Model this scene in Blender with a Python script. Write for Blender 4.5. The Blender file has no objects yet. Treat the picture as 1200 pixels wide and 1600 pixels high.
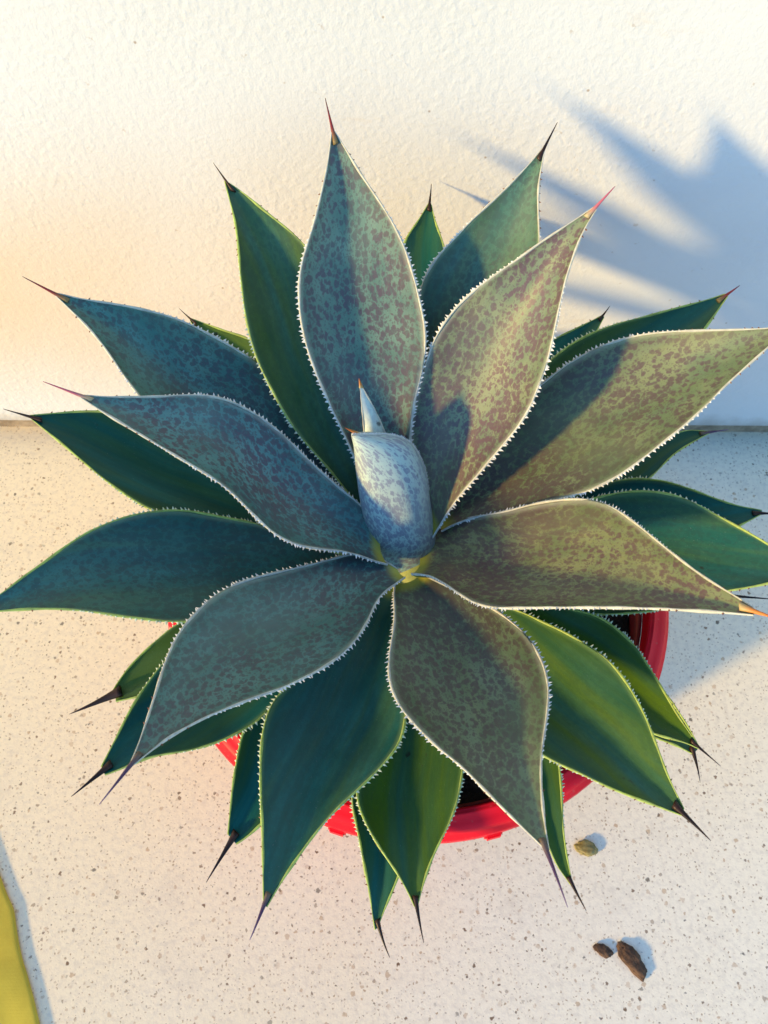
import bpy, math, random
import numpy as np
from mathutils import Vector, noise

random.seed(7)
rng = np.random.default_rng(7)
scene = bpy.context.scene
col = scene.collection

# ------------------------------------------------------------------ camera
FPX = 1350.0                       # focal length in pixels of a 1200 x 1600 frame
PITCH = math.radians(60.0)
CAM = np.array([-0.0190, -0.2120, 0.6050])
cam_data = bpy.data.cameras.new('camera')
cam_data.sensor_fit = 'VERTICAL'
cam_data.sensor_height = 36.0
cam_data.lens = FPX / 1600.0 * 36.0
cam_data.clip_start = 0.01
cam_data.clip_end = 50.0
cam_data.dof.use_dof = True
cam_data.dof.focus_distance = 0.42
cam_data.dof.aperture_fstop = cam_data.lens / 1.1
cam = bpy.data.objects.new('camera', cam_data)
cam.location = CAM
cam.rotation_euler = (math.pi / 2 - PITCH, 0, 0)
col.objects.link(cam)
scene.camera = cam

# ------------------------------------------------------------------ light
SUN_DIR = np.array([1.0, 0.61, -0.275])          # the way the light travels
SUN_DIR = SUN_DIR / np.linalg.norm(SUN_DIR)
sun_el = math.asin(-SUN_DIR[2])
world = bpy.data.worlds.new('World')
scene.world = world
world.use_nodes = True
wn = world.node_tree
bg = wn.nodes['Background']
sky = wn.nodes.new('ShaderNodeTexSky')
sky.sky_type = 'NISHITA'
sky.sun_disc = False
sky.sun_elevation = sun_el
sky.sun_rotation = math.atan2(-SUN_DIR[0], -SUN_DIR[1])
sky.air_density = 1.0
sky.dust_density = 0.0
sky.ozone_density = 5.0
wn.links.new(sky.outputs[0], bg.inputs[0])
bg.inputs[1].default_value = 0.15
sd = bpy.data.lights.new('sun', 'SUN')
sd.energy = 2.0
sd.angle = math.radians(4.0)
sd.color = (1.0, 0.66, 0.22)
so = bpy.data.objects.new('sun', sd)
so.rotation_euler = Vector(SUN_DIR).to_track_quat('-Z', 'Y').to_euler()
so.location = (-2, -1, 1)
col.objects.link(so)
scene.view_settings.view_transform = 'Standard'
scene.view_settings.look = 'None'
scene.view_settings.gamma = 1.0
scene.view_settings.exposure = 1.9
scene.cycles.max_bounces = 7
scene.cycles.diffuse_bounces = 4

# ------------------------------------------------------------------ pixel rays (real 3D points are found by meeting a real surface)
cp, sp = math.cos(PITCH), math.sin(PITCH)
FW = np.array([0, cp, -sp]); UP = np.array([0, sp, cp]); RT = np.array([1.0, 0, 0])

def ray(px, py):
    d = FW + RT * ((px - 600) / FPX) - UP * ((py - 800) / FPX)
    return d / np.linalg.norm(d)

def on_floor(px, py, z=0.0):
    d = ray(px, py)
    return CAM + d * ((z - CAM[2]) / d[2])

# ------------------------------------------------------------------ node helpers
class NT:
    def __init__(self, name):
        self.m = bpy.data.materials.new(name)
        self.m.use_nodes = True
        self.t = self.m.node_tree
        self.t.nodes.clear()
        self.out = self.t.nodes.new('ShaderNodeOutputMaterial')
    def n(self, typ, ins=None, **kw):
        nd = self.t.nodes.new('ShaderNode' + typ)
        for k, v in kw.items():
            setattr(nd, k, v)
        for k, v in (ins or {}).items():
            self.set(nd, k, v)
        return nd
    def set(self, nd, k, v):
        s = nd.inputs[k]
        if isinstance(v, bpy.types.NodeSocket):
            self.t.links.new(v, s)
        else:
            if isinstance(v, (tuple, list)) and len(v) == 3 and s.type == 'RGBA':
                v = (*v, 1)
            s.default_value = v
    def math(self, op, a, b=0.0, c=0.0, clamp=False):
        nd = self.n('Math', {0: a, 1: b, 2: c}, operation=op, use_clamp=clamp)
        return nd.outputs[0]
    def mix(self, f, a, b, mode='MIX'):
        nd = self.n('Mix', None, data_type='RGBA', blend_type=mode)
        self.set(nd, 0, f); self.set(nd, 6, a); self.set(nd, 7, b)
        return nd.outputs[2]
    def ramp(self, v, lo, hi, a=0.0, b=1.0, smooth=True):
        nd = self.n('MapRange', {0: v, 1: lo, 2: hi, 3: a, 4: b}, clamp=True)
        if smooth: nd.interpolation_type = 'SMOOTHSTEP'
        return nd.outputs[0]
    def noise(self, vec, scale, detail=3.0, rough=0.5, dist=0.0):
        return self.n('TexNoise', {'Vector': vec, 'Scale': scale, 'Detail': detail, 'Roughness': rough, 'Distortion': dist}).outputs[0]
    def surf(self, s):
        self.t.links.new(s, self.out.inputs['Surface'])
    def prin(self, **kw):
        return self.n('BsdfPrincipled', {k.replace('_', ' '): v for k, v in kw.items()}).outputs[0]
    def bump(self, h, strength, dist):
        return self.n('Bump', {'Height': h, 'Strength': strength, 'Distance': dist}).outputs[0]

# ---- leaf skin: glaucous green with purple brown blotches
def leaf_material():
    N = NT('agave_leaf_skin')
    uv = N.n('UVMap').outputs[0]
    def oa(name):
        return N.n('Attribute', attribute_type='OBJECT', attribute_name=name).outputs['Fac']
    spot, age, seed = oa('spot'), oa('age'), oa('seed')
    sep = N.n('SeparateXYZ', {0: uv})
    cmb = N.n('CombineXYZ', {0: N.math('MULTIPLY', sep.outputs[0], 0.72), 1: sep.outputs[1], 2: seed}).outputs[0]
    long_ = N.n('Attribute', attribute_type='GEOMETRY', attribute_name='along').outputs['Fac']
    side = N.n('Attribute', attribute_type='GEOMETRY', attribute_name='side').outputs['Fac']
    wob = N.n('TexNoise', {'Vector': cmb, 'Scale': 420.0, 'Detail': 3.0})
    warp = N.n('VectorMath', {0: wob.outputs[1], 1: (0.5, 0.5, 0.5)}, operation='SUBTRACT')
    warp = N.n('VectorMath', {0: warp.outputs[0], 'Scale': 0.0030}, operation='SCALE')
    pos = N.n('VectorMath', {0: cmb, 1: warp.outputs[0]}, operation='ADD').outputs[0]
    v1 = N.n('TexVoronoi', {'Vector': pos, 'Scale': 410.0, 'Randomness': 1.0}, voronoi_dimensions='3D').outputs['Distance']
    v2 = N.n('TexVoronoi', {'Vector': pos, 'Scale': 900.0, 'Randomness': 1.0}).outputs['Distance']
    low = N.noise(cmb, 45.0, 2.0)
    thr = N.math('ADD', N.math('MULTIPLY', low, 0.55), N.math('MULTIPLY', N.ramp(long_, 0.0, 0.8), -0.10))
    thr = N.math('ADD', thr, 0.345)
    d1 = N.math('SUBTRACT', thr, v1)
    m1 = N.ramp(d1, -0.05, 0.13)
    d2 = N.math('SUBTRACT', N.math('SUBTRACT', thr, 0.13), v2)
    m2 = N.ramp(d2, -0.04, 0.08, 0.0, 0.75)
    m = N.math('MAXIMUM', m1, m2)
    vary = N.noise(cmb, 900.0, 2.0)
    m = N.math('MULTIPLY', m, N.ramp(vary, 0.25, 0.6, 0.65, 1.0))
    m = N.math('MULTIPLY', m, spot)
    fade = N.ramp(N.noise(cmb, 25.0, 1.0), 0.25, 0.6, 0.55, 1.0)
    m = N.math('MULTIPLY', m, fade)
    fiber = N.noise(N.n('Mapping', {0: cmb, 3: (30.0, 700.0, 1.0)}).outputs[0], 1.0, 3.0)
    cloud = N.noise(cmb, 60.0, 4.0, 0.6)
    warm = oa('warm')  # per-leaf tint
    y_lo = N.mix(warm, (0.040, 0.142, 0.122), (0.105, 0.135, 0.050))
    y_hi = N.mix(warm, (0.082, 0.218, 0.188), (0.182, 0.195, 0.076))
    young = N.mix(N.ramp(cloud, 0.3, 0.7), y_lo, y_hi)
    streak = N.noise(N.n('Mapping', {0: cmb, 3: (9.0, 95.0, 1.0)}).outputs[0], 1.0, 3.0, 0.55)
    olive = N.math('ADD', oa('olive'), N.math('MULTIPLY', N.math('SUBTRACT', streak, 0.5), 2.2), clamp=True)  # own olive tint, plus sunlit olive and shaded teal put into the colour
    old = N.mix(olive, (0.001, 0.072, 0.054), (0.062, 0.125, 0.004))
    st2 = N.noise(N.n('Mapping', {0: cmb, 1: (3.0, 5.0, 0.0), 3: (6.0, 60.0, 1.0)}).outputs[0], 1.0, 4.0, 0.6)
    old = N.mix(N.math('MULTIPLY', N.ramp(st2, 0.42, 0.68, 0.0, 0.85), N.ramp(cloud, 0.25, 0.65, 0.45, 1.0)), old, N.mix(olive, (0.010, 0.150, 0.122), (0.085, 0.150, 0.018)))  # lighter streaks paint the sky's sheen onto old leaves
    base = N.mix(age, young, old)
    base = N.mix(N.math('MULTIPLY', N.ramp(fiber, 0.35, 0.65, 0.0, 0.14), N.math('SUBTRACT', 1.1, age)), base, N.mix(age, (0.16, 0.23, 0.15), (0.05, 0.14, 0.05)))
    spotc = N.mix(N.ramp(vary, 0.3, 0.7), (0.038, 0.026, 0.038), (0.078, 0.048, 0.060))
    spotc = N.mix(N.math('MULTIPLY', warm, 0.8), spotc, (0.092, 0.048, 0.044))
    spotc = N.mix(age, spotc, (0.008, 0.034, 0.030))
    pale = N.math('MULTIPLY', oa('pale'), N.ramp(long_, 0.05, 0.65, 0.25, 1.0))
    base = N.mix(pale, base, (0.47, 0.57, 0.47))
    spotc = N.mix(pale, spotc, (0.22, 0.23, 0.29))
    c = N.mix(m, base, spotc)
    # pale yellow leaf base and ochre-brown scars
    c = N.mix(N.ramp(long_, 0.01, 0.055, 0.85, 0.0), c, (0.38, 0.36, 0.03))
    c = N.mix(N.math('MULTIPLY', N.ramp(N.noise(cmb, 130.0, 3.0, 0.7), 0.70, 0.76), 0.55), c, (0.045, 0.035, 0.02))
    fl = N.n('TexVoronoi', {'Vector': pos, 'Scale': 85.0})
    flr = N.n('SeparateColor', {0: fl.outputs['Color']})
    fleck = N.math('MULTIPLY', N.ramp(fl.outputs['Distance'], 0.05, 0.13, 0.8, 0.0), N.math('LESS_THAN', flr.outputs[0], 0.10))
    c = N.mix(fleck, c, (0.020, 0.018, 0.012))
    # pale skin towards the margin
    c = N.mix(N.ramp(side, 0.90, 1.0, 0.0, 0.55), c, N.mix(age, (0.44, 0.46, 0.33), (0.20, 0.34, 0.10)))
    dust = N.ramp(N.noise(cmb, 2600.0, 1.0), 0.74, 0.80, 0.0, 0.25)
    c = N.mix(dust, c, (0.5, 0.5, 0.45))
    h = N.math('ADD', N.math('MULTIPLY', fiber, 0.5), N.math('MULTIPLY', N.noise(cmb, 1500.0, 2.0), 0.35))
    nrm = N.bump(h, 0.25, 0.0006)
    p = N.prin(Base_Color=c, Roughness=N.ramp(cloud, 0.2, 0.8, 0.38, 0.55), Normal=nrm, Sheen_Weight=0.02, Sheen_Roughness=0.45, Sheen_Tint=(0.7, 0.85, 1.0, 1.0), Specular_IOR_Level=N.math('MULTIPLY_ADD', age, -0.30, 0.5))
    tr = N.n('BsdfTranslucent', {'Color': N.mix(0.5, c, (0.30, 0.42, 0.04))}).outputs[0]
    ms = N.n('MixShader', {0: N.ramp(side, 0.55, 1.0, 0.03, 0.22), 1: p, 2: tr}).outputs[0]
    N.surf(ms)
    return N.m

def margin_material(name, colr, trans):
    N = NT(name)
    g = N.n('TexCoord').outputs['Object']
    c = N.mix(N.ramp(N.noise(g, 300.0, 2.0), 0.3, 0.7), colr, tuple(x * 0.78 for x in colr))
    p = N.prin(Base_Color=c, Roughness=0.5)
    tr = N.n('BsdfTranslucent', {'Color': c}).outputs[0]
    N.surf(N.n('MixShader', {0: trans, 1: p, 2: tr}).outputs[0])
    return N.m

def spine_material(name, base, mid, tip):
    N = NT(name)
    a = N.n('Attribute', attribute_type='GEOMETRY', attribute_name='along').outputs['Fac']
    c = N.mix(N.ramp(a, 0.0, 0.35), base, mid)
    c = N.mix(N.ramp(a, 0.45, 1.0), c, tip)
    N.surf(N.prin(Base_Color=c, Roughness=0.42, Specular_IOR_Level=0.22))
    return N.m

M_LEAF = leaf_material()
M_MARG_Y = margin_material('pale_horny_margin', (0.68, 0.68, 0.54), 0.35)
M_MARG_O = margin_material('green_yellow_margin', (0.58, 0.72, 0.20), 0.5)
M_TEETH_Y = margin_material('cream_teeth', (0.88, 0.87, 0.78), 0.3)
M_TEETH_O = margin_material('pale_green_teeth', (0.80, 0.86, 0.62), 0.35)
M_DOT = margin_material('rusty_tooth_stubs', (0.20, 0.07, 0.02), 0.1)
M_SP_DARK = spine_material('dark_spine', (0.030, 0.014, 0.008), (0.008, 0.004, 0.004), (0.020, 0.008, 0.010))
M_SP_RED = spine_material('reddish_spine', (0.17, 0.13, 0.05), (0.16, 0.02, 0.022), (0.045, 0.015, 0.03))
M_SP_PINK = spine_material('pink_spine', (0.36, 0.30, 0.16), (0.40, 0.10, 0.13), (0.25, 0.02, 0.08))
M_SP_PURP = spine_material('purple_spine', (0.12, 0.09, 0.06), (0.06, 0.03, 0.07), (0.14, 0.09, 0.17))
M_SP_ORAN = spine_material('orange_spine', (0.36, 0.28, 0.12), (0.45, 0.16, 0.03), (0.30, 0.06, 0.02))

# ------------------------------------------------------------------ object helpers
def link(name, verts, faces, mat, parent=None, smooth=True):
    me = bpy.data.meshes.new(name)
    me.from_pydata([tuple(map(float, v)) for v in verts], [], [tuple(map(int, f)) for f in faces])
    me.update()
    if smooth:
        me.polygons.foreach_set('use_smooth', [True] * len(me.polygons))
    if mat: me.materials.append(mat)
    o = bpy.data.objects.new(name, me)
    col.objects.link(o)
    if parent: o.parent = parent
    return o

def attr(o, name, vals):
    a = o.data.attributes.new(name, 'FLOAT', 'POINT')
    a.data.foreach_set('value', np.asarray(vals, dtype=np.float32))

def tag(o, label=None, cat=None, group=None, kind=None):
    if label: o['label'] = label
    if cat: o['category'] = cat
    if group: o['group'] = group
    if kind: o['kind'] = kind
    return o

def grid_faces(nu, nv, off=0, flip=False, closed=False):
    F = []
    for i in range(nu - 1):
        for j in range(nv if closed else nv - 1):
            k = (j + 1) % nv
            q = (off + i * nv + j, off + i * nv + k, off + (i + 1) * nv + k, off + (i + 1) * nv + j)
            F.append(q[::-1] if flip else q)
    return F

def lathe(prof, n=96, closed=False):
    V = []; F = []
    for r, z in prof:
        for k in range(n):
            a = 2 * math.pi * k / n
            V.append((r * math.cos(a), r * math.sin(a), z))
    F = grid_faces(len(prof), n, closed=True)
    return V, F

def catmull(pts, n):
    P = np.asarray(pts, float)
    P = np.vstack([2 * P[0] - P[1], P, 2 * P[-1] - P[-2]])
    out = []
    for i in range(1, len(P) - 2):
        p0, p1, p2, p3 = P[i - 1], P[i], P[i + 1], P[i + 2]
        for t in np.linspace(0, 1, 12, endpoint=False):
            out.append(.5 * ((2 * p1) + (-p0 + p2) * t + (2 * p0 - 5 * p1 + 4 * p2 - p3) * t * t + (-p0 + 3 * p1 - 3 * p2 + p3) * t ** 3))
    out.append(P[-2])
    return resample(np.array(out), n)

def resample(C, n, ts=None):
    s = np.r_[0, np.cumsum(np.linalg.norm(np.diff(C, axis=0), axis=1))]
    q = np.linspace(0, s[-1], n) if ts is None else ts * s[-1]
    return np.stack([np.interp(q, s, C[:, k]) for k in range(C.shape[1])], -1)

def smooth_curve(C, it=3):
    C = C.copy()
    for _ in range(it):
        C[1:-1] = .25 * C[:-2] + .5 * C[1:-1] + .25 * C[2:]
    return C

def unit(v):
    return v / (np.linalg.norm(v, axis=-1, keepdims=True) + 1e-12)

# ------------------------------------------------------------------ the leaf builder
# Each blade lies on a curved sheet: a bent midrib that rises from the stem at elevation el,
# swept sideways. Its outline is found on that sheet, then the blade is channelled and thickened.
STEM_XY = np.array([0.0, -0.006])
REPORT = []

def axis_curve(z0, tip_px, el, bow, r0=0.012, tip_y=None):
    d = ray(*tip_px)
    best = None
    for lam in np.linspace(0.15, 0.9, 3001):
        T = CAM + d * lam
        h = T[:2] - STEM_XY
        r = np.hypot(*h)
        a = math.atan2(T[2] - z0, max(r - r0, 1e-4))
        e = abs(a - el)
        if best is None or e < best[0]:
            best = (e, T)
    T = best[1]
    h = unit(T[:2] - STEM_XY)
    B = np.array([STEM_XY[0] + h[0] * r0, STEM_XY[1] + h[1] * r0, z0])
    ch = T - B
    side = np.array([-h[1], h[0], 0.0])
    nup = unit(np.cross(ch, side)); nup = nup if nup[2] > 0 else -nup
    C1 = (B + T) / 2 + nup * (2 * bow * np.linalg.norm(ch))
    return B, C1, T, side, nup

def meet(px, py, B, C1, T, Q, near):
    d = ray(px, py)
    n = np.cross(d, Q)
    a = n @ (B - 2 * C1 + T); b = n @ (2 * (C1 - B)); c = n @ (B - CAM)
    if abs(a) < 1e-9:
        ts = [-c / b]
    else:
        D = b * b - 4 * a * c
        if D < 0: D = 0
        ts = [(-b + math.sqrt(D)) / (2 * a), (-b - math.sqrt(D)) / (2 * a)]
    t = min(ts, key=lambda x: abs(x - near))
    P = B * (1 - t) ** 2 + 2 * C1 * t * (1 - t) + T * t * t
    w = P - CAM
    # CAM + lam d = P + s Q
    M = np.stack([d, -Q], 1)
    lam, s = np.linalg.lstsq(M, w, rcond=None)[0]
    return CAM + d * lam, t

def make_leaf(plant, ea, eb, spine_px, z0, el, bow=0.03, roll=0.0, chan=0.16, thick=0.0045,
              spot=1.0, age=0.0, spine=None, teeth=(0.03, 0.80), tooth_h=0.0014, name='leaf', label=None,
              spine_w=None, dots=True, pale=0.0, olive=0.3, warm=0.35, face=False, bend=0.0, nu=56, nv=15):
    tip_px = ((ea[-1][0] + eb[-1][0]) / 2, (ea[-1][1] + eb[-1][1]) / 2)
    B, C1, T, side, nup = axis_curve(z0, tip_px, math.radians(el), bow)
    ch = unit(T - B)
    rr = math.radians(roll)
    Q = side * math.cos(rr) + nup * math.sin(rr)
    E3 = []
    for e in (ea, eb):
        c = smooth_curve(catmull(e, nu), 2)
        P = []; near = 0.0
        for i, (x, y) in enumerate(c):
            p, t = meet(x, y, B, C1, T, Q, i / (nu - 1))
            P.append(p)
        P = smooth_curve(np.array(P), 2)
        E3.append(resample(P, nu))
    A3, B3 = E3
    mid = (A3 + B3) / 2
    wv = B3 - A3
    w = np.linalg.norm(wv, axis=1)
    tan = unit(np.gradient(mid, axis=0))
    wn_ = unit(wv)
    nrm = unit(np.cross(tan, wn_))
    if nrm[nu // 2] @ nup < 0: nrm = -nrm
    if face: nrm = unit(CAM + np.array([-0.10, 0.0, 0.0]) - mid)
    u = np.linspace(0, 1, nu)
    v = np.sin(np.linspace(-1, 1, nv) * math.pi / 2)
    sarc = np.r_[0, np.cumsum(np.linalg.norm(np.diff(mid, axis=0), axis=1))]
    L = sarc[-1]
    REPORT.append((label or name, round(L, 3), round(w.max(), 3), T.round(3), round(mid[:, 2].min(), 3)))
    # cross-section: dip = (chan if face else chan * 1.35) * width, thickness lens
    top = np.zeros((nu, nv, 3)); bot = np.zeros((nu, nv, 3))
    ph = rng.uniform(0, 6.28)
    ripple = 0.0006 * np.sin(u * 19 + ph) * np.sin(math.pi * u)
    th = thick * (0.35 + 0.65 * np.clip(1.15 - u, 0, 1)) * np.minimum(1, w / 0.03)
    for j in range(nv):
        dip = (chan if face else chan * 1.35) * w * (1 - abs(v[j]) ** 1.6) * (np.clip((1 - u) * 3.0, 0, 1) if face else 1.0) + ripple * v[j]
        P = mid + wv * (v[j] / 2) - nrm * dip[:, None]
        top[:, j] = P
        bot[:, j] = P - nrm * (th * (1 - v[j] ** 4) + 0.0003)[:, None]
    V = np.vstack([top.reshape(-1, 3), bot.reshape(-1, 3)])
    nt = nu * nv
    F = grid_faces(nu, nv) + grid_faces(nu, nv, nt, flip=True)
    for i in range(nu - 1):
        F.append((i * nv, (i + 1) * nv, nt + (i + 1) * nv, nt + i * nv))
        F.append((i * nv + nv - 1, nt + i * nv + nv - 1, nt + (i + 1) * nv + nv - 1, (i + 1) * nv + nv - 1))
    for j in range(nv - 1):
        F.append(((nu - 1) * nv + j, (nu - 1) * nv + j + 1, nt + (nu - 1) * nv + j + 1, nt + (nu - 1) * nv + j))
    o = link(name, V, F, M_LEAF, plant)
    # orient faces outward
    import bmesh
    bm = bmesh.new(); bm.from_mesh(o.data); bmesh.ops.recalc_face_normals(bm, faces=bm.faces); bm.to_mesh(o.data); bm.free()
    attr(o, 'along', np.tile(np.repeat(u, nv), 2))
    attr(o, 'side', np.tile(np.tile(np.abs(v), nu), 2))
    uvl = o.data.uv_layers.new(name='UVMap')
    U = np.tile(np.repeat(sarc, nv), 2)
    W = np.tile((v[None, :] * (w[:, None] / 2)).reshape(-1), 2) + np.r_[np.zeros(nt), np.full(nt, 0.3)]
    li = np.empty(len(o.data.loops), int); o.data.loops.foreach_get('vertex_index', li)
    uvl.data.foreach_set('uv', np.stack([U[li], W[li]], -1).astype(np.float32).ravel())
    o['olive'] = float(olive); o['warm'] = float(warm); o['pale'] = float(pale); o['spot'] = float(spot); o['age'] = float(age); o['seed'] = float(rng.uniform(0, 9))
    if label: o['label'] = label
    # ---- margins, teeth
    MV = []; MF = []; TV = []; TF = []; DV = []; DF = []
    for E, sg in ((A3, -1), (B3, 1)):
        out = wn_ * sg
        rad = 0.00058 * np.minimum(1, 0.35 + w / 0.02) * (1 + 0.35 * np.sin(np.arange(nu) * 0.9 + sg) * np.sin(np.arange(nu) * 0.37 + 2 * sg))
        b0 = len(MV)
        for i in range(nu):
            for k in range(6):
                a = 2 * math.pi * k / 6
                MV.append(E[i] + out[i] * (math.cos(a) * rad[i]) + nrm[i] * (math.sin(a) * rad[i] * 1.1 - 0.0001))
        MF += grid_faces(nu, 6, b0, closed=True)
        es = np.r_[0, np.cumsum(np.linalg.norm(np.diff(E, axis=0), axis=1))]
        Le = es[-1]
        s = teeth[0] * Le + rng.uniform(0, .003)
        while s < Le * 0.95:
            f = s / Le
            P = np.array([np.interp(s, es, E[:, k]) for k in range(3)])
            i = min(nu - 1, int(f * (nu - 1)))
            o_ = out[i]; t_ = unit(E[min(i + 1, nu - 1)] - E[max(i - 1, 0)]); n_ = nrm[i]
            if f < teeth[1]:
                grow = min(1, (f - teeth[0]) / 0.10 + 0.35) * min(1, (teeth[1] - f) / 0.22 + 0.18)
                h = tooth_h * grow * rng.uniform(0.65, 1.2)
                bw = 0.00080 * rng.uniform(0.8, 1.2)
                b = len(TV)
                lean = rng.uniform(-0.25, 0.55)
                P0 = P + o_ * 0.00025
                TV += [P0 - t_ * bw, P0 + t_ * bw, P0 + n_ * 0.00045, P0 - n_ * 0.00045,
                       P0 + o_ * (0.0004 + h) + t_ * (lean * h) + n_ * rng.uniform(-0.2, 0.5) * h]
                TF += [(b, b + 2, b + 4), (b + 2, b + 1, b + 4), (b + 1, b + 3, b + 4), (b + 3, b, b + 4)]
                s += 0.0022 * rng.uniform(0.55, 1.6)
            else:
                if dots and rng.uniform() < 0.55:
                    b = len(DV); h = 0.0007 * rng.uniform(0.6, 1.3); P0 = P + o_ * 0.0004
                    DV += [P0 - t_ * 0.0005, P0 + t_ * 0.0005, P0 + n_ * 0.0004, P0 - n_ * 0.0004, P0 + o_ * (0.0003 + h)]
                    DF += [(b, b + 2, b + 4), (b + 2, b + 1, b + 4), (b + 1, b + 3, b + 4), (b + 3, b, b + 4)]
                s += 0.0042 * rng.uniform(0.6, 1.5)
    old = age > 0.5
    link('margin', MV, MF, M_MARG_O if old else M_MARG_Y, o)
    if TV: tag(link('marginal_teeth', TV, TF, M_TEETH_O if old else M_TEETH_Y, o, smooth=False), kind='stuff')
    if DV: tag(link('tooth_stubs', DV, DF, M_DOT, o, smooth=False), kind='stuff')
    # ---- terminal spine
    if spine_px is not None:
        S3, _ = meet(*spine_px, B, C1, T, Q, 1.15)
        st = mid[-1]
        ln = np.linalg.norm(S3 - st)
        if ln > 0.06: S3 = st + (S3 - st) * (0.06 / ln)
        w0 = min(max(w[-1] * 0.5, 0.0008), 0.0015) if spine_w is None else spine_w
        SV = []; ns = 16; al = []
        dirv = S3 - st
        back = tan[-1] * min(0.006, L * 0.03)
        perp = wn_[-1]
        for i in range(ns):
            t = i / (ns - 1)
            c = st - back * (1 - t) ** 2 + dirv * t + perp * (bend * math.sin(math.pi * t)) * ln
            r = (w0 + 0.0004) * ((1 - t) ** 0.8 * 0.45 + 0.55 * (1 - t) ** 3) + 0.00012
            for k in range(8):
                a = 2 * math.pi * k / 8
                SV.append(c + perp * math.cos(a) * r + nrm[-1] * (math.sin(a) * r * 0.8))
                al.append(t)
        SF = grid_faces(ns, 8, closed=True) + [tuple(range(8))[::-1], tuple((ns - 1) * 8 + k for k in range(8))]
        s_ = link('spine', SV, SF, spine or M_SP_DARK, o)
        attr(s_, 'along', al)
    return o

# ------------------------------------------------------------------ floor, wall
WL = on_floor(0, 676); WR = on_floor(1200, 685)
wdir = unit(WR - WL); wnorm = np.array([-wdir[1], wdir[0], 0.0])      # towards +y
WMID = (WL + WR) / 2

def floor_material():
    N = NT('speckled_terrazzo')
    g = N.n('TexCoord').outputs['Object']
    big = N.noise(g, 2.2, 3.0)
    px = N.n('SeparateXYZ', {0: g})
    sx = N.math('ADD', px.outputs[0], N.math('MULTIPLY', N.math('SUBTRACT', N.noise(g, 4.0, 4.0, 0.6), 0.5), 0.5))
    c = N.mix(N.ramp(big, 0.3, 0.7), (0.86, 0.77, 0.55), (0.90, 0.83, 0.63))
    c = N.mix(N.ramp(sx, -0.25, 0.30, 0.85, 0.05), c, (0.86, 0.72, 0.43))    # warm sunlit tone painted into the floor colour, stronger to the left
    fine = N.noise(g, 260.0, 4.0, 0.65)
    c = N.mix(N.ramp(fine, 0.42, 0.70, 0.0, 0.30), c, (0.46, 0.40, 0.31))
    wv = N.n('TexNoise', {'Vector': g, 'Scale': 500.0, 'Detail': 2.0})
    wr = N.n('VectorMath', {0: wv.outputs[1], 'Scale': 0.0028}, operation='SCALE')
    pos = N.n('VectorMath', {0: g, 1: wr.outputs[0]}, operation='ADD').outputs[0]
    def chips(scale, prob, size, colr, colr2, alpha, c, seed):
        q = N.n('VectorMath', {0: pos, 1: (seed, seed * 1.7, 0)}, operation='ADD').outputs[0]
        vo = N.n('TexVoronoi', {'Vector': q, 'Scale': scale}, voronoi_dimensions='2D')
        rnd = N.n('SeparateColor', {0: vo.outputs['Color']})
        on = N.math('LESS_THAN', rnd.outputs[0], prob)
        sz = N.math('MULTIPLY', N.ramp(rnd.outputs[1], 0, 1, 0.35, 1.0, False), size)
        k = N.ramp(N.math('SUBTRACT', sz, vo.outputs['Distance']), 0.0, 0.10)
        k = N.math('MULTIPLY', N.math('MULTIPLY', k, on), N.ramp(rnd.outputs[2], 0, 1, alpha * 0.35, alpha, False))
        return N.mix(k, c, N.mix(rnd.outputs[1], colr, colr2))
    c = chips(430.0, 0.36, 0.33, (0.17, 0.10, 0.035), (0.36, 0.22, 0.09), 0.75, c, 0.0)
    c = chips(190.0, 0.13, 0.34, (0.42, 0.22, 0.07), (0.50, 0.33, 0.16), 0.7, c, 3.1)
    c = chips(210.0, 0.15, 0.28, (0.06, 0.04, 0.02), (0.17, 0.085, 0.025), 0.95, c, 7.7)
    c = chips(150.0, 0.035, 0.28, (0.06, 0.05, 0.045), (0.12, 0.10, 0.06), 0.9, c, 11.3)
    st = N.noise(g, 17.0, 4.0, 0.6)
    c = N.mix(N.ramp(st, 0.56, 0.74, 0.0, 0.22), c, (0.50, 0.42, 0.31))
    nrm = N.bump(N.noise(g, 700.0, 3.0), 0.12, 0.001)
    N.surf(N.prin(Base_Color=c, Roughness=N.ramp(fine, 0.3, 0.7, 0.42, 0.6), Normal=nrm))
    return N.m

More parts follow.
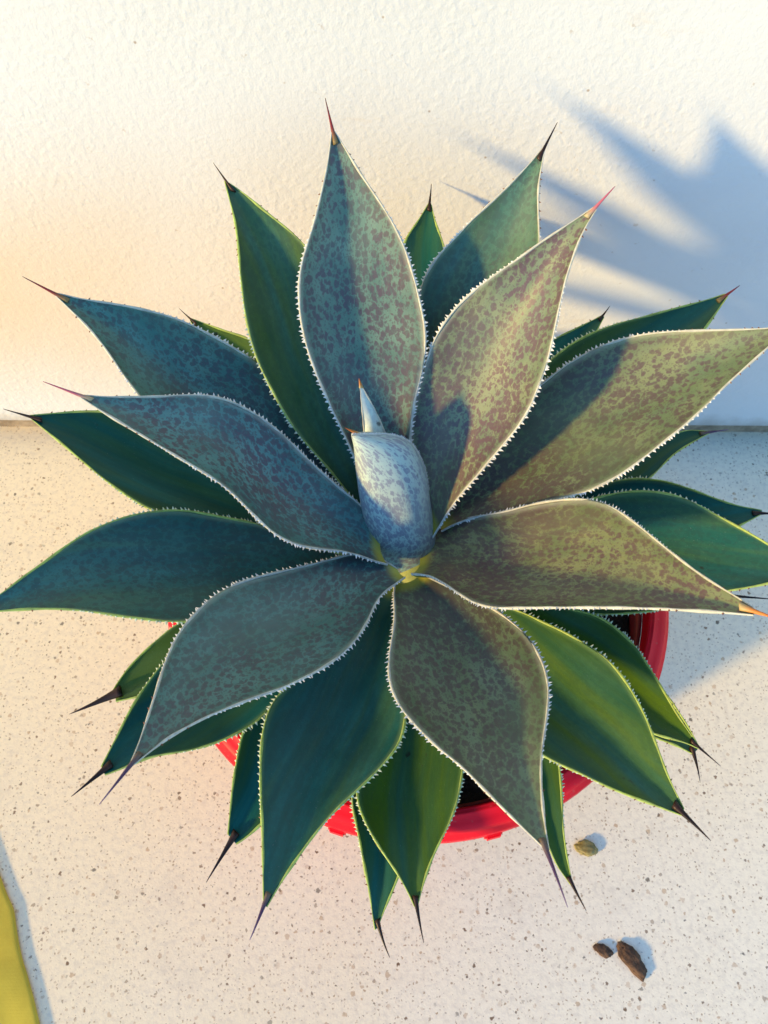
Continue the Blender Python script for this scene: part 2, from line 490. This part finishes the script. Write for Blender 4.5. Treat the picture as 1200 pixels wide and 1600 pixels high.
def wall_material():
    N = NT('painted_orange_peel_render')
    g = N.n('TexCoord').outputs['Object']
    big = N.noise(g, 3.5, 3.0)
    c = N.mix(N.ramp(big, 0.3, 0.7), (0.490, 0.520, 0.515), (0.545, 0.575, 0.570))
    px = N.n('SeparateXYZ', {0: g})
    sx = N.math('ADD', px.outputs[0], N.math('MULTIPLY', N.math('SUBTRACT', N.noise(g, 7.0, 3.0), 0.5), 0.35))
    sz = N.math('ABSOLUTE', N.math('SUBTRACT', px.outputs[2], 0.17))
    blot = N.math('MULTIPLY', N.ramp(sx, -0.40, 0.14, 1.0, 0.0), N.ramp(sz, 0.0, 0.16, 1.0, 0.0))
    c = N.mix(N.math('MULTIPLY', blot, 0.85), c, (0.52, 0.40, 0.24))      # ochre patch, stronger to the left
    sc = N.noise(N.n('Mapping', {0: g, 3: (18.0, 18.0, 60.0)}).outputs[0], 1.0, 5.0, 0.7)
    c = N.mix(N.ramp(sc, 0.58, 0.80, 0.0, 0.28), c, (0.50, 0.40, 0.27))
    gr = N.noise(g, 140.0, 3.0, 0.6)
    c = N.mix(N.ramp(gr, 0.70, 0.76, 0.0, 0.5), c, (0.36, 0.30, 0.22))
    low = N.math('ADD', px.outputs[2], N.math('MULTIPLY', N.math('SUBTRACT', N.noise(g, 35.0, 4.0, 0.65), 0.5), 0.03))
    c = N.mix(N.ramp(low, 0.015, 0.037, 0.65, 0.0), c, (0.24, 0.20, 0.14))    # splashed dirt along the foot
    pit = N.n('TexVoronoi', {'Vector': g, 'Scale': 120.0})
    rnd = N.n('SeparateColor', {0: pit.outputs['Color']})
    on = N.math('LESS_THAN', rnd.outputs[0], 0.035)
    c = N.mix(N.math('MULTIPLY', N.ramp(pit.outputs['Distance'], 0.06, 0.13, 0.7, 0.0), on), c, (0.24, 0.17, 0.10))
    a = N.n('TexVoronoi', {'Vector': N.n('VectorMath', {0: g, 1: N.n('VectorMath', {0: N.n('TexNoise', {'Vector': g, 'Scale': 160.0}).outputs[1], 'Scale': 0.006}, operation='SCALE').outputs[0]}, operation='ADD').outputs[0], 'Scale': 250.0}, feature='SMOOTH_F1').outputs['Distance']
    patch = N.ramp(N.noise(g, 9.0, 2.0), 0.3, 0.7, 0.35, 1.0)
    h = N.math('ADD', N.math('MULTIPLY', N.math('SUBTRACT', 0.6, a), patch), N.math('MULTIPLY', N.noise(g, 420.0, 3.0, 0.6), 0.7))
    nrm = N.bump(h, 0.38, 0.0011)
    N.surf(N.prin(Base_Color=c, Roughness=0.72, Normal=nrm))
    return N.m

def plain(name, c1, c2, scale=60.0, rough=0.7, bump=0.2, dist=0.001):
    N = NT(name)
    g = N.n('TexCoord').outputs['Object']
    nz = N.noise(g, scale, 5.0, 0.65)
    N.surf(N.prin(Base_Color=N.mix(N.ramp(nz, 0.3, 0.7), c1, c2), Roughness=rough, Normal=N.bump(nz, bump, dist)))
    return N.m

def box(name, x0, x1, y0, y1, z0, z1, mat, parent=None, bev=0.0):
    import bmesh
    bm = bmesh.new()
    vs = [bm.verts.new((x, y, z)) for z in (z0, z1) for y in (y0, y1) for x in (x0, x1)]
    for f in ((0, 2, 3, 1), (4, 5, 7, 6), (0, 1, 5, 4), (2, 6, 7, 3), (0, 4, 6, 2), (1, 3, 7, 5)):
        bm.faces.new([vs[i] for i in f])
    if bev: bmesh.ops.bevel(bm, geom=list(bm.edges), offset=bev, segments=2, affect='EDGES')
    me = bpy.data.meshes.new(name); bm.to_mesh(me); bm.free()
    me.materials.append(mat)
    o = bpy.data.objects.new(name, me); col.objects.link(o)
    if parent: o.parent = parent
    return o

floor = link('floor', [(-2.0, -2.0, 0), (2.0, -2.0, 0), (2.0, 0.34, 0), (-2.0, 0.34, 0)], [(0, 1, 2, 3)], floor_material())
tag(floor, kind='structure')

wall = bpy.data.objects.new('wall', None); col.objects.link(wall)
wall.location = WMID; wall.rotation_euler = (0, 0, math.atan2(wdir[1], wdir[0]))
tag(wall, 'white painted stucco wall rising behind the potted agave', 'wall')
box('plaster_face', -1.9, 1.9, -0.0025, 0.09, 0.0195, 1.1, wall_material(), wall, 0.0022)
box('mortar_joint', -1.9, 1.9, 0.0065, 0.085, -0.002, 0.0215, plain('grimy_mortar', (0.16, 0.12, 0.075), (0.30, 0.24, 0.16), 90.0, 0.85, 0.5), wall)

# ------------------------------------------------------------------ pot and soil
def red_plastic():
    N = NT('glossy_red_plastic')
    g = N.n('TexCoord').outputs['Object']
    nz = N.noise(g, 40.0, 4.0)
    c = N.mix(N.ramp(nz, 0.3, 0.7), (0.66, 0.004, 0.014), (0.74, 0.007, 0.020))
    c = N.mix(N.ramp(N.noise(g, 300.0, 3.0, 0.7), 0.62, 0.72, 0.0, 0.35), c, (0.45, 0.10, 0.08))
    p = N.prin(Base_Color=c, Roughness=0.45, Specular_IOR_Level=0.15,
               Normal=N.bump(nz, 0.08, 0.001))
    N.surf(p)
    return N.m
M_RED = red_plastic()
pot = bpy.data.objects.new('plant_pot', None); col.objects.link(pot)
tag(pot, 'round red plastic pot holding the agave', 'pot')
V, F = lathe([(0.0, 0.0005), (0.106, 0.0005), (0.110, 0.004), (0.126, 0.150), (0.1265, 0.1600), (0.1245, 0.1600), (0.1235, 0.148), (0.107, 0.006), (0.0, 0.006)])
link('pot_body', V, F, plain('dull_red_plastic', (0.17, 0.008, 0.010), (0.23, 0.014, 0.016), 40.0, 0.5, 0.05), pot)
V, F = lathe([(0.1268, 0.1590), (0.1276, 0.1682), (0.1281, 0.1697), (0.1290, 0.1700), (0.1300, 0.1694), (0.1307, 0.1698), (0.1314, 0.1690), (0.1350, 0.1674), (0.1375, 0.1664),
              (0.1386, 0.1650), (0.1390, 0.1625), (0.1408, 0.1610), (0.1412, 0.1560), (0.1400, 0.1545), (0.1385, 0.1560), (0.1375, 0.1590), (0.1268, 0.1590)], 128)
link('pot_rim', V, F, M_RED, pot)
for a in (-75.5, -107.5, -31.0, 19.0, 64.0, 109.0, 154.0, 205.0):
    t = box('rim_tab', 0.1380, 0.1424, -0.0045, 0.0045, 0.1490, 0.1560, M_RED, pot, 0.001)
    t.rotation_euler = (0, 0, math.radians(a))

n = 72
SVv = [(0, 0, 0.146)]; SFf = []
rings = 22
for i in range(1, rings + 1):
    r = 0.1225 * i / rings
    for k in range(n):
        a = 2 * math.pi * k / n
        x, y = r * math.cos(a), r * math.sin(a)
        SVv.append((x, y, 0.146 + 0.006 * (noise.noise(Vector((x * 90, y * 90, 1))) + .6 * noise.noise(Vector((x * 260, y * 260, 4))))))
for k in range(n):
    SFf.append((0, 1 + k, 1 + (k + 1) % n))
for i in range(rings - 1):
    for k in range(n):
        a = 1 + i * n; SFf.append((a + k, a + n + k, a + n + (k + 1) % n, a + (k + 1) % n))
soil = link('potting_soil', SVv, SFf, plain('dark_potting_soil', (0.008, 0.006, 0.005), (0.030, 0.020, 0.013), 350.0, 0.95, 0.8, 0.003))
tag(soil, 'dark crumbly potting soil filling the red pot', 'soil', kind='stuff')
M_BARK = plain('bark_chip', (0.045, 0.022, 0.010), (0.12, 0.065, 0.03), 200.0, 0.9, 0.7, 0.002)

# ------------------------------------------------------------------ the agave
plant = bpy.data.objects.new('agave_plant', None); col.objects.link(plant)
tag(plant, 'blue green agave rosette with purple blotched toothed leaves growing in the red pot', 'agave')
V, F = lathe([(0.030, 0.140), (0.030, 0.165), (0.024, 0.185), (0.016, 0.197), (0.008, 0.203), (0.0, 0.205)], 32)
st = link('stem', [(x + STEM_XY[0], y + STEM_XY[1], z) for x, y, z in V], F, plain('stem_skin', (0.10, 0.12, 0.02), (0.24, 0.26, 0.04), 80.0, 0.6), plant)

LEAVES = dict(
 top=dict(a=[(600,800),(575,755),(556,720),(545,693),(527,657),(507,613),(490,573),(478,537),(470,500),(467,460),(468,430),(473,403),(482,377),(492,343),(503,297),(513,250),(518,207)],
   b=[(640,790),(640,730),(641,680),(647,630),(655,597),(662,570),(665,540),(664,510),(658,480),(650,447),(640,410),(628,377),(613,347),(590,310),(567,277),(540,233),(523,205)],
   s=(508,153), warm=0.40, z0=.218, el=44, spot=.9, age=0.05, spine=M_SP_RED, chan=.13),
 upright=dict(a=[(665,800),(650,750),(641,680),(645,640),(653,607),(663,580),(673,543),(690,510),(713,480),(743,452),(780,425),(813,402),(847,377),(893,347),(927,324)],
   b=[(676,840),(690,817),(713,780),(740,750),(773,710),(803,675),(827,640),(840,606),(852,577),(863,533),(872,490),(883,440),(897,397),(913,357),(932,327)],
   s=(961,291), warm=0.85, z0=.222, el=45, spot=1.0, age=0.0, spine=M_SP_PINK, chan=.12),
 right=dict(a=[(655,850),(680,822),(720,812),(760,805),(800,797),(833,787),(867,782),(900,779),(933,783),(967,798),(1000,823),(1033,850),(1073,882),(1110,908),(1147,930),(1177,949)],
   b=[(643,897),(667,897),(693,910),(723,932),(750,946),(783,951),(800,950),(900,949),(1000,950),(1067,953),(1133,957),(1177,961)],
   s=(1216,967), warm=1.00, z0=.222, el=38, spot=.95, age=0.0, spine=M_SP_ORAN, chan=.12, roll=-6),
 front=dict(a=[(617,912),(614,927),(617,950),(616,980),(610,1013),(607,1047),(612,1077),(627,1107),(653,1137),(683,1167),(724,1200),(760,1237),(793,1270),(827,1303),(854,1329)],
   b=[(660,897),(690,912),(735,932),(773,952),(797,970),(820,990),(837,1013),(850,1040),(856,1065),(857,1093),(853,1130),(847,1167),(845,1207),(847,1247),(852,1293),(858,1328)],
   s=(887,1418), warm=0.80, z0=.212, el=22, spot=.8, age=0.15, spine=M_SP_PURP, chan=.10),
 frontleft=dict(a=[(620,888),(590,870),(543,865),(523,873),(483,883),(443,892),(400,902),(367,913),(333,933),(307,957),(283,983),(267,1013),(255,1043),(247,1070),(238,1100),(230,1123),(222,1147),(210,1180),(204,1192)],
   b=[(633,902),(607,920),(590,933),(580,960),(563,990),(540,1017),(507,1042),(467,1063),(433,1078),(397,1090),(360,1105),(327,1118),(300,1132),(267,1150),(240,1170),(217,1188),(209,1195)],
   s=(155,1257), warm=0.15, z0=.214, el=24, spot=.75, age=0.15, spine=M_SP_PURP, chan=.10),
 left=dict(a=[(595,830),(563,787),(543,773),(513,747),(480,717),(450,687),(427,667),(400,647),(363,628),(333,619),(293,617),(260,619),(217,620),(167,620),(128,617)],
   b=[(605,882),(593,880),(567,870),(543,862),(510,859),(477,855),(443,843),(420,827),(400,808),(387,795),(363,770),(333,747),(293,723),(250,697),(200,667),(150,637),(125,620)],
   s=(67,596), warm=0.00, z0=.216, el=35, spot=.9, age=0.0, spine=M_SP_PINK, chan=.12, roll=4),
 backleft=dict(a=[(575,810),(520,740),(460,670),(420,600),(400,557),(387,510),(380,467),(375,423),(372,380),(367,343),(358,310),(351,283)],
   b=[(610,790),(580,690),(558,590),(538,510),(512,435),(475,382),(440,350),(410,327),(383,303),(357,285)],
   s=(333,254), olive=0.55, z0=.206, el=37, spot=.25, age=0.8, chan=.13),
 backright=dict(a=[(645,790),(648,720),(646,640),(645,560),(648,500),(655,463),(665,430),(683,400),(707,377),(733,347),(767,317),(800,285),(830,253),(848,231)],
   b=[(675,790),(695,745),(735,665),(782,570),(817,490),(837,430),(843,382),(842,350),(841,327),(841,293),(846,260),(851,234)],
   s=(871,191), warm=0.50, z0=.204, el=41, spot=.6, age=0.5, chan=.13),
 backsmall=dict(a=[(640,720),(635,620),(630,520),(624,430),(632,377),(650,350),(670,317)],
   b=[(665,720),(680,620),(695,510),(700,430),(693,382),(681,350),(674,319)],
   s=(674,287), olive=0.20, z0=.180, el=23, spot=.1, age=1.0, chan=.12),
 leftupper=dict(a=[(595,800),(553,743),(523,710),(493,673),(467,637),(437,600),(413,575),(395,562),(360,540),(327,522),(287,502),(240,487),(187,476),(127,467),(90,458)],
   b=[(595,845),(520,810),(450,785),(370,745),(300,705),(250,660),(217,618),(193,587),(170,552),(143,517),(113,487),(87,462)],
   s=(35,432), warm=0.00, z0=.206, el=32, spot=.75, age=0.35, spine=M_SP_RED, chan=.13),
 leftupsmall=dict(a=[(600,790),(540,690),(480,610),(430,560),(387,528),(360,520),(333,510),(297,497)],
   b=[(575,800),(480,720),(410,650),(355,585),(318,535),(297,501)],
   s=(280,482), olive=0.90, z0=.182, el=20, spot=.1, age=.9, chan=.12),
 leftdark=dict(a=[(590,850),(520,800),(430,745),(350,700),(270,665),(200,648),(150,642),(93,645),(47,649)],
   b=[(600,875),(540,865),(460,852),(380,835),(300,815),(237,797),(207,780),(173,757),(143,733),(113,707),(83,682),(48,654)],
   s=(5,639), olive=0.10, z0=.196, el=20, spot=.12, age=1.0, chan=.12),
 leftlow=dict(a=[(600,885),(530,865),(480,850),(430,830),(400,817),(350,809),(310,800),(277,796),(250,798),(207,805),(167,818),(133,833),(100,855),(67,880),(33,903),(0,930),(-42,953)],
   b=[(605,897),(530,915),(460,940),(400,955),(340,968),(280,972),(233,968),(183,962),(133,954),(83,951),(33,952),(0,955),(-42,957)],
   s=(-92,966), olive=0.10, warm=0.00, z0=.202, el=20, spot=.5, age=0.6, chan=.12),
 bottom=dict(a=[(605,915),(575,955),(530,1000),(480,1040),(443,1078),(430,1090),(420,1110),(412,1137),(408,1167),(407,1200),(407,1240),(410,1290),(411,1340),(411,1380),(412,1414)],
   b=[(630,920),(628,960),(628,1010),(628,1060),(632,1100),(634,1120),(630,1147),(617,1173),(593,1200),(567,1227),(533,1257),(500,1293),(467,1337),(440,1377),(417,1417)],
   s=(390,1469), olive=0.05, z0=.196, el=12, spot=.2, age=0.9, spine=M_SP_PURP, chan=.11),
 bottommid=dict(a=[(625,940),(615,1000),(600,1080),(578,1150),(562,1205),(557,1243),(563,1267),(577,1297),(597,1330),(620,1363),(637,1393),(648,1417)],
   b=[(655,940),(672,1000),(695,1060),(713,1120),(723,1170),(723,1203),(718,1233),(710,1267),(697,1297),(680,1330),(667,1363),(657,1397),(652,1417)],
   s=(662,1473), olive=0.80, z0=.180, el=4, spot=.1, age=1.0, chan=.10),
 bottomsmall=dict(a=[(600,1020),(580,1080),(562,1150),(552,1210),(550,1248),(555,1280),(562,1313),(570,1357),(578,1397),(583,1437),(586,1453)],
   b=[(622,1020),(625,1080),(628,1150),(632,1230),(635,1300),(631,1345),(620,1375),(610,1400),(600,1423),(590,1450)],
   s=(609,1496), olive=0.50, z0=.180, el=-1, spot=.05, age=1.0, chan=.10),
 leftunder=dict(a=[(590,920),(500,935),(420,950),(340,975),(285,1005),(252,1040),(230,1068),(210,1097),(195,1125),(183,1150),(170,1175),(158,1198)],
   b=[(605,940),(560,990),(490,1045),(427,1100),(413,1117),(393,1133),(347,1157),(300,1172),(267,1177),(233,1183),(200,1197),(164,1211)],
   s=(111,1245), olive=0.10, z0=.190, el=9, spot=.15, age=1.0, chan=.11),
 leftolive=dict(a=[(540,910),(450,915),(380,930),(320,950),(273,978),(240,1005),(210,1033),(190,1057),(177,1078)],
   b=[(550,950),(470,990),(400,1025),(330,1055),(270,1076),(213,1089),(181,1096)],
   s=(108,1116), olive=1.00, spine_w=.0026, z0=.184, el=0, spot=.0, age=.85, chan=.10),
 leftfront=dict(a=[(560,960),(490,1010),(430,1060),(395,1110),(380,1143),(372,1177),(365,1217),(360,1263),(356,1304)],
   b=[(590,980),(560,1030),(515,1090),(478,1140),(458,1190),(448,1230),(432,1265),(407,1288),(390,1305),(369,1319)],
   s=(322,1379), olive=0.35, z0=.186, el=0, spot=.05, age=1.0, chan=.11),
 rightfront=dict(a=[(680,905),(730,928),(780,945),(813,955),(850,973),(883,988),(917,1008),(947,1029),(970,1053),(987,1080),(1000,1102),(1013,1130),(1027,1167),(1040,1203),(1053,1233),(1069,1264)],
   b=[(660,920),(690,980),(730,1045),(770,1110),(812,1158),(852,1182),(883,1198),(917,1213),(950,1230),(993,1247),(1033,1262),(1065,1274)],
   s=(1111,1314), olive=0.60, z0=.194, el=11, spot=.15, age=.95, chan=.11),
 rightmid=dict(a=[(690,895),(790,925),(850,938),(893,952),(933,962),(957,977),(980,997),(1000,1020),(1017,1047),(1033,1072),(1047,1098),(1067,1130),(1092,1165)],
   b=[(680,915),(760,965),(840,1030),(900,1080),(960,1120),(1023,1147),(1053,1155),(1077,1162),(1092,1170)],
   s=(1126,1197), olive=0.70, z0=.184, el=4, spot=.1, age=1.0, chan=.12),
 rightbelow=dict(a=[(800,935),(880,950),(940,985),(990,1030),(1020,1060),(1040,1083),(1060,1112),(1080,1143),(1092,1168)],
   b=[(800,1000),(880,1075),(960,1125),(1025,1153),(1053,1163),(1084,1179)],
   s=(1094,1223), z0=.180, el=0, spot=.05, age=1.0, chan=.10),
 frontunder=dict(a=[(740,1010),(770,1060),(795,1130),(812,1190),(830,1250),(850,1305),(862,1333),(870,1353),(883,1370),(892,1383)],
   b=[(780,990),(820,1050),(850,1120),(866,1165),(873,1193),(877,1230),(879,1280),(883,1320),(890,1360),(895,1382)],
   s=(916,1423), olive=0.80, z0=.184, el=-1, spot=.05, age=.95, chan=.10),
 rightupper=dict(a=[(680,805),(700,770),(760,690),(800,640),(840,605),(857,592),(880,573),(910,555),(940,541),(967,531),(1000,523),(1033,519),(1067,517),(1100,516),(1150,515),(1200,513),(1228,510)],
   b=[(690,830),(720,814),(780,801),(843,787),(880,778),(910,770),(940,758),(967,743),(1000,720),(1033,693),(1067,667),(1097,640),(1123,613),(1147,590),(1173,567),(1200,543),(1230,514)],
   s=(1282,497), warm=0.90, z0=.208, el=31, spot=.9, age=0.2, chan=.13),
 rightback=dict(a=[(680,780),(735,695),(795,622),(853,570),(873,552),(900,533),(933,517),(967,505),(1000,497),(1050,483),(1100,470),(1133,459)],
   b=[(690,800),(790,755),(880,705),(950,655),(1020,595),(1070,550),(1102,513),(1120,487),(1137,463)],
   s=(1156,446), z0=.192, el=22, spot=.15, age=.95, chan=.12, spine=M_SP_RED),
 rightbacksmall=dict(a=[(695,720),(755,630),(815,565),(867,530),(890,518),(917,505),(942,492)],
   b=[(700,750),(770,695),(840,635),(890,580),(920,540),(935,512),(944,495)],
   s=(953,478), z0=.180, el=17, spot=.1, age=1.0, chan=.12),
 rightlowsmall=dict(a=[(700,825),(800,795),(900,762),(980,722),(1030,690),(1069,672),(1087,672),(1106,674)],
   b=[(700,845),(830,820),(920,803),(980,775),(1017,745),(1033,730),(1050,711),(1075,695),(1094,684),(1108,677)],
   s=(1138,671), z0=.174, el=9, spot=.05, age=.95, chan=.11, spine=M_SP_PURP),
 rightthin=dict(a=[(700,848),(780,822),(850,796),(910,770),(950,755),(977,749),(1010,748),(1040,752),(1073,762),(1107,775),(1147,789),(1190,797)],
   b=[(695,872),(760,882),(860,888),(960,884),(1040,872),(1100,852),(1157,820),(1173,813),(1192,802)],
   s=(1218,804), olive=0.10, z0=.188, el=13, spot=.15, age=1.0, chan=.12),
 rightwide=dict(a=[(690,865),(800,828),(880,795),(930,778),(960,771),(987,767),(1013,767),(1040,770),(1067,778),(1093,790),(1120,805),(1150,821),(1173,834),(1200,850),(1262,890)],
   b=[(690,885),(760,897),(850,910),(940,920),(1020,928),(1090,928),(1140,923),(1167,918),(1200,912),(1262,895)],
   s=(1315,902), olive=0.15, z0=.196, el=16, spot=.3, age=.9, chan=.12),
 rightunder=dict(a=[(700,880),(800,882),(900,886),(1000,896),(1080,912),(1140,928)],
   b=[(700,905),(800,932),(893,955),(940,960),(1015,955),(1080,944),(1140,933)],
   s=(1216,937), z0=.182, el=4, spot=.05, age=1.0, chan=.11),
)
DEF = dict(bow=0.02)
for key, L in LEAVES.items():
    kw = dict(DEF); kw.update({k: v for k, v in L.items() if k not in ('a', 'b', 's')})
    o = make_leaf(plant, L['a'], L['b'], L['s'], **kw)
    REPORT[-1] = (key,) + REPORT[-1][1:]

# the folded heart leaf: a blade rolled towards the lens, its outer side out, and the spike behind it
def heart_leaf():
    rows = [(925,612,650),(912,606,655),(898,599,661),(878,591,668),(850,582,673),(825,573,676),(800,568,672),(780,564,669),(760,561,667),(738,558,664),(718,556,657),(702,554,650),(692,552,642),(686,550,635),(681,549,622),(678,549,606)]
    B, C1, T, Q, nup = axis_curve(.211, (585, 676), math.radians(67), 0.0)
    Q = unit(Q * (1 if Q[0] > 0 else -1) + np.array([0.35, 0, 0]))
    yy = np.linspace(0, 1, 40)
    R = catmull([(y_, l, r_) for y_, l, r_ in rows], 40)
    LL = smooth_curve(np.array([meet(l, y_, B, C1, T, Q, i / 39)[0] for i, (y_, l, r_) in enumerate(R)]), 2)
    RR = smooth_curve(np.array([meet(r_, y_, B, C1, T, Q, i / 39)[0] for i, (y_, l, r_) in enumerate(R)]), 2)
    C = (LL + RR) / 2; Wd = (RR - LL) / 2
    ax = unit(np.gradient(C, axis=0)); dv = unit(np.cross(Wd, ax))
    if dv[20] @ (CAM - C[20]) < 0: dv = -dv
    ns = 28; V = []; al = []; uu = []; vv = []
    s_ = np.r_[0, np.cumsum(np.linalg.norm(np.diff(C, axis=0), axis=1))]
    for i in range(40):
        t = i / 39; hw = np.linalg.norm(Wd[i])
        dep = hw * (0.85 - 0.60 * t ** 2.5 - 0.55 * max(0.0, 1 - t / 0.35) ** 1.5)
        for k in range(ns):
            a = 2 * math.pi * k / ns
            crease = 0.10 * math.exp(-((a - 2.05) / 0.35) ** 2) * math.sin(math.pi * min(1, t * 1.1))     # the fold down its left side
            q = C[i] + Wd[i] * math.cos(a) + dv[i] * (dep * (math.sin(a) - crease))
            V.append(q); al.append(t); uu.append(s_[i]); vv.append((a if a < math.pi else 2 * math.pi - a) * hw)
    F = grid_faces(40, ns, closed=True) + [tuple(39 * ns + k for k in range(ns))]
    o = link('heart_leaf', V, F, M_LEAF, plant)
    o['label'] = 'pale folded young leaf at the heart of the rosette'
    o['pale'] = .8; o['spot'] = .85; o['age'] = 0.0; o['seed'] = 3.3
    attr(o, 'along', al); attr(o, 'side', [0.0] * len(V))
    uvl = o.data.uv_layers.new(name='UVMap')
    li = np.empty(len(o.data.loops), int); o.data.loops.foreach_get('vertex_index', li)
    uvl.data.foreach_set('uv', np.stack([np.array(uu)[li], np.array(vv)[li]], -1).astype(np.float32).ravel())
    # horny margin up the right side and over the top to the tip
    path = [RR[i] + dv[i] * 0.0004 for i in range(14, 40)]
    top = LL[-1]
    for t in np.linspace(0.1, 1, 10): path.append(RR[39] * (1 - t) + top * t + dv[39] * 0.0012)
    path = resample(smooth_curve(np.array(path), 3), 60)
    MV = []; TV = []; TF = []
    tg = unit(np.gradient(path, axis=0))
    for i in range(60):
        n1 = unit(dv[20] - tg[i] * (dv[20] @ tg[i])); n2 = np.cross(tg[i], n1)
        for k in range(6):
            a = 2 * math.pi * k / 6
            MV.append(path[i] + (n1 * math.cos(a) + n2 * math.sin(a)) * 0.0006)
        out = unit(path[i] - C[22]); out = unit(out - tg[i] * (out @ tg[i]))
        for h in (0, 0.5):
            P0 = path[i] + h * (path[min(i + 1, 59)] - path[i]) + out * 0.0003
            b = len(TV); bw = 0.0005; hh = 0.0011 * rng.uniform(.6, 1.2)
            TV += [P0 - tg[i] * bw, P0 + tg[i] * bw, P0 + n1 * 0.0003, P0 - n1 * 0.0003, P0 + out * hh + tg[i] * hh * .3]
            TF += [(b, b + 2, b + 4), (b + 2, b + 1, b + 4), (b + 1, b + 3, b + 4), (b + 3, b, b + 4)]
    link('margin', MV, grid_faces(60, 6, closed=True), M_MARG_Y, o)
    tag(link('marginal_teeth', TV, TF, M_TEETH_Y, o, smooth=False), kind='stuff')
    S3, _ = meet(538, 668, B, C1, T, Q, 1.05)
    st_ = LL[-2] * .8 + RR[-2] * .2; SV = []; al = []
    for i in range(10):
        t = i / 9; c = st_ * (1 - t) + S3 * t
        for k in range(8):
            a = 2 * math.pi * k / 8
            SV.append(c + (ax[30] * math.cos(a) + dv[30] * math.sin(a)) * (0.0016 * (1 - t) + 0.0001)); al.append(t)
    sp_ = link('spine', SV, grid_faces(10, 8, closed=True), M_SP_ORAN, o); attr(sp_, 'along', al)
heart_leaf()
make_leaf(plant, [(606,800),(590,770),(574,740),(570,690),(566,640),(562,600)],
          [(640,800),(640,770),(632,740),(607,690),(588,645),(563.5,600)],
          (561,591), z0=.216, el=55, bow=0.0, chan=-.28, thick=.0015, spot=.3, age=0.0, pale=1.0, spine=M_SP_ORAN, teeth=(.96, .96), dots=False,
          face=True, name='heart_spike', label='pale pointed spike of the unopened innermost leaf')

# ------------------------------------------------------------------ loose bits on the floor
def chunk(name, px, py, lx, ly, lz, rot, mat, seed, label, cat):
    import bmesh
    bm = bmesh.new(); bmesh.ops.create_icosphere(bm, subdivisions=4, radius=1.0)
    for v in bm.verts:
        p = v.co.copy()
        k = 1 + .28 * noise.noise(p * 1.3 + Vector((seed, 0, 0))) + .16 * noise.noise(p * 3.1 + Vector((0, seed, 0))) + .07 * noise.noise(p * 8 + Vector((0, 0, seed)))
        v.co = Vector((p.x * lx * k, p.y * ly * k, p.z * lz * k))
    zmin = min(v.co.z for v in bm.verts)
    for v in bm.verts: v.co.z = max(v.co.z, zmin * .75) - zmin * .75
    me = bpy.data.meshes.new(name); bm.to_mesh(me); bm.free()
    me.polygons.foreach_set('use_smooth', [True] * len(me.polygons)); me.materials.append(mat)
    o = bpy.data.objects.new(name, me); col.objects.link(o)
    o.location = on_floor(px, py); o.rotation_euler = (0, 0, math.radians(rot))
    return tag(o, label, cat)
M_OLIVE = plain('olive_seed', (0.16, 0.12, 0.025), (0.30, 0.24, 0.07), 260.0, 0.55, 0.4, 0.001)
chunk('seed_pod', 915, 1326, .0070, .0048, .0016, -8, M_OLIVE, 2.0, 'small olive brown pebble-like seed on the floor below the pot', 'seed')
chunk('bark_flake', 942, 1485, .0058, .0035, .0011, -28, M_BARK, 5.0, 'small dark flake beside the larger bark chip on the floor', 'bark')
chunk('bark_chip', 987, 1500, .0120, .0052, .0017, -55, M_BARK, 9.0, 'larger dark brown bark chip lying at bottom right', 'bark')

# ------------------------------------------------------------------ yellow cloth
def cloth():
    edge = catmull([(-60,1180),(-30,1280),(-8,1345),(10,1395),(21,1420),(25,1445),(28,1465),(34,1495),(43,1525),(53,1562),(63,1605),(75,1660),(85,1720)], 70)
    N_ = 26
    V = []; H = 0.011
    for i, (x, y) in enumerate(edge):
        P = on_floor(x, y, 0.002)
        for j in range(N_):
            t = j / (N_ - 1)
            if j < 9:
                a = math.pi * (j / 8) - math.pi / 2
                q = P + np.array([0.004 * (math.cos(a) - 1), 0, 0]); z = 0.0013 + 0.0011 * math.sin(a)
            else:
                s = (j - 8) / (N_ - 9)
                q = P + np.array([-0.004 - 0.16 * s, 0, 0])
                z = 0.0024 + 0.008 * s + 0.0022 * noise.noise(Vector((q[0] * 45 + q[1] * 30, q[1] * 38, 0))) * min(1, s * 8)
            V.append((q[0], q[1], max(z, 0.0004)))
    return V, grid_faces(70, N_)
def cloth_mat():
    N = NT('mustard_cloth')
    g = N.n('TexCoord').outputs['Object']
    nz = N.noise(g, 30.0, 4.0, 0.6)
    c = N.mix(N.ramp(nz, 0.3, 0.7), (0.46, 0.34, 0.010), (0.60, 0.46, 0.025))
    wv = N.math('ADD', N.n('TexWave', {'Vector': g, 'Scale': 420.0, 'Distortion': 1.0}, bands_direction='X').outputs[1], N.n('TexWave', {'Vector': g, 'Scale': 420.0, 'Distortion': 1.0}, bands_direction='Y').outputs[1])
    N.surf(N.prin(Base_Color=c, Roughness=0.75, Sheen_Weight=0.3, Normal=N.bump(wv, 0.12, 0.0004)))
    return N.m
V, F = cloth()
cl = link('yellow_cloth', V, F, cloth_mat())
tag(cl, 'mustard yellow folded cloth poking in at bottom left corner', 'cloth')

for r in REPORT: print('LEAF', *r)
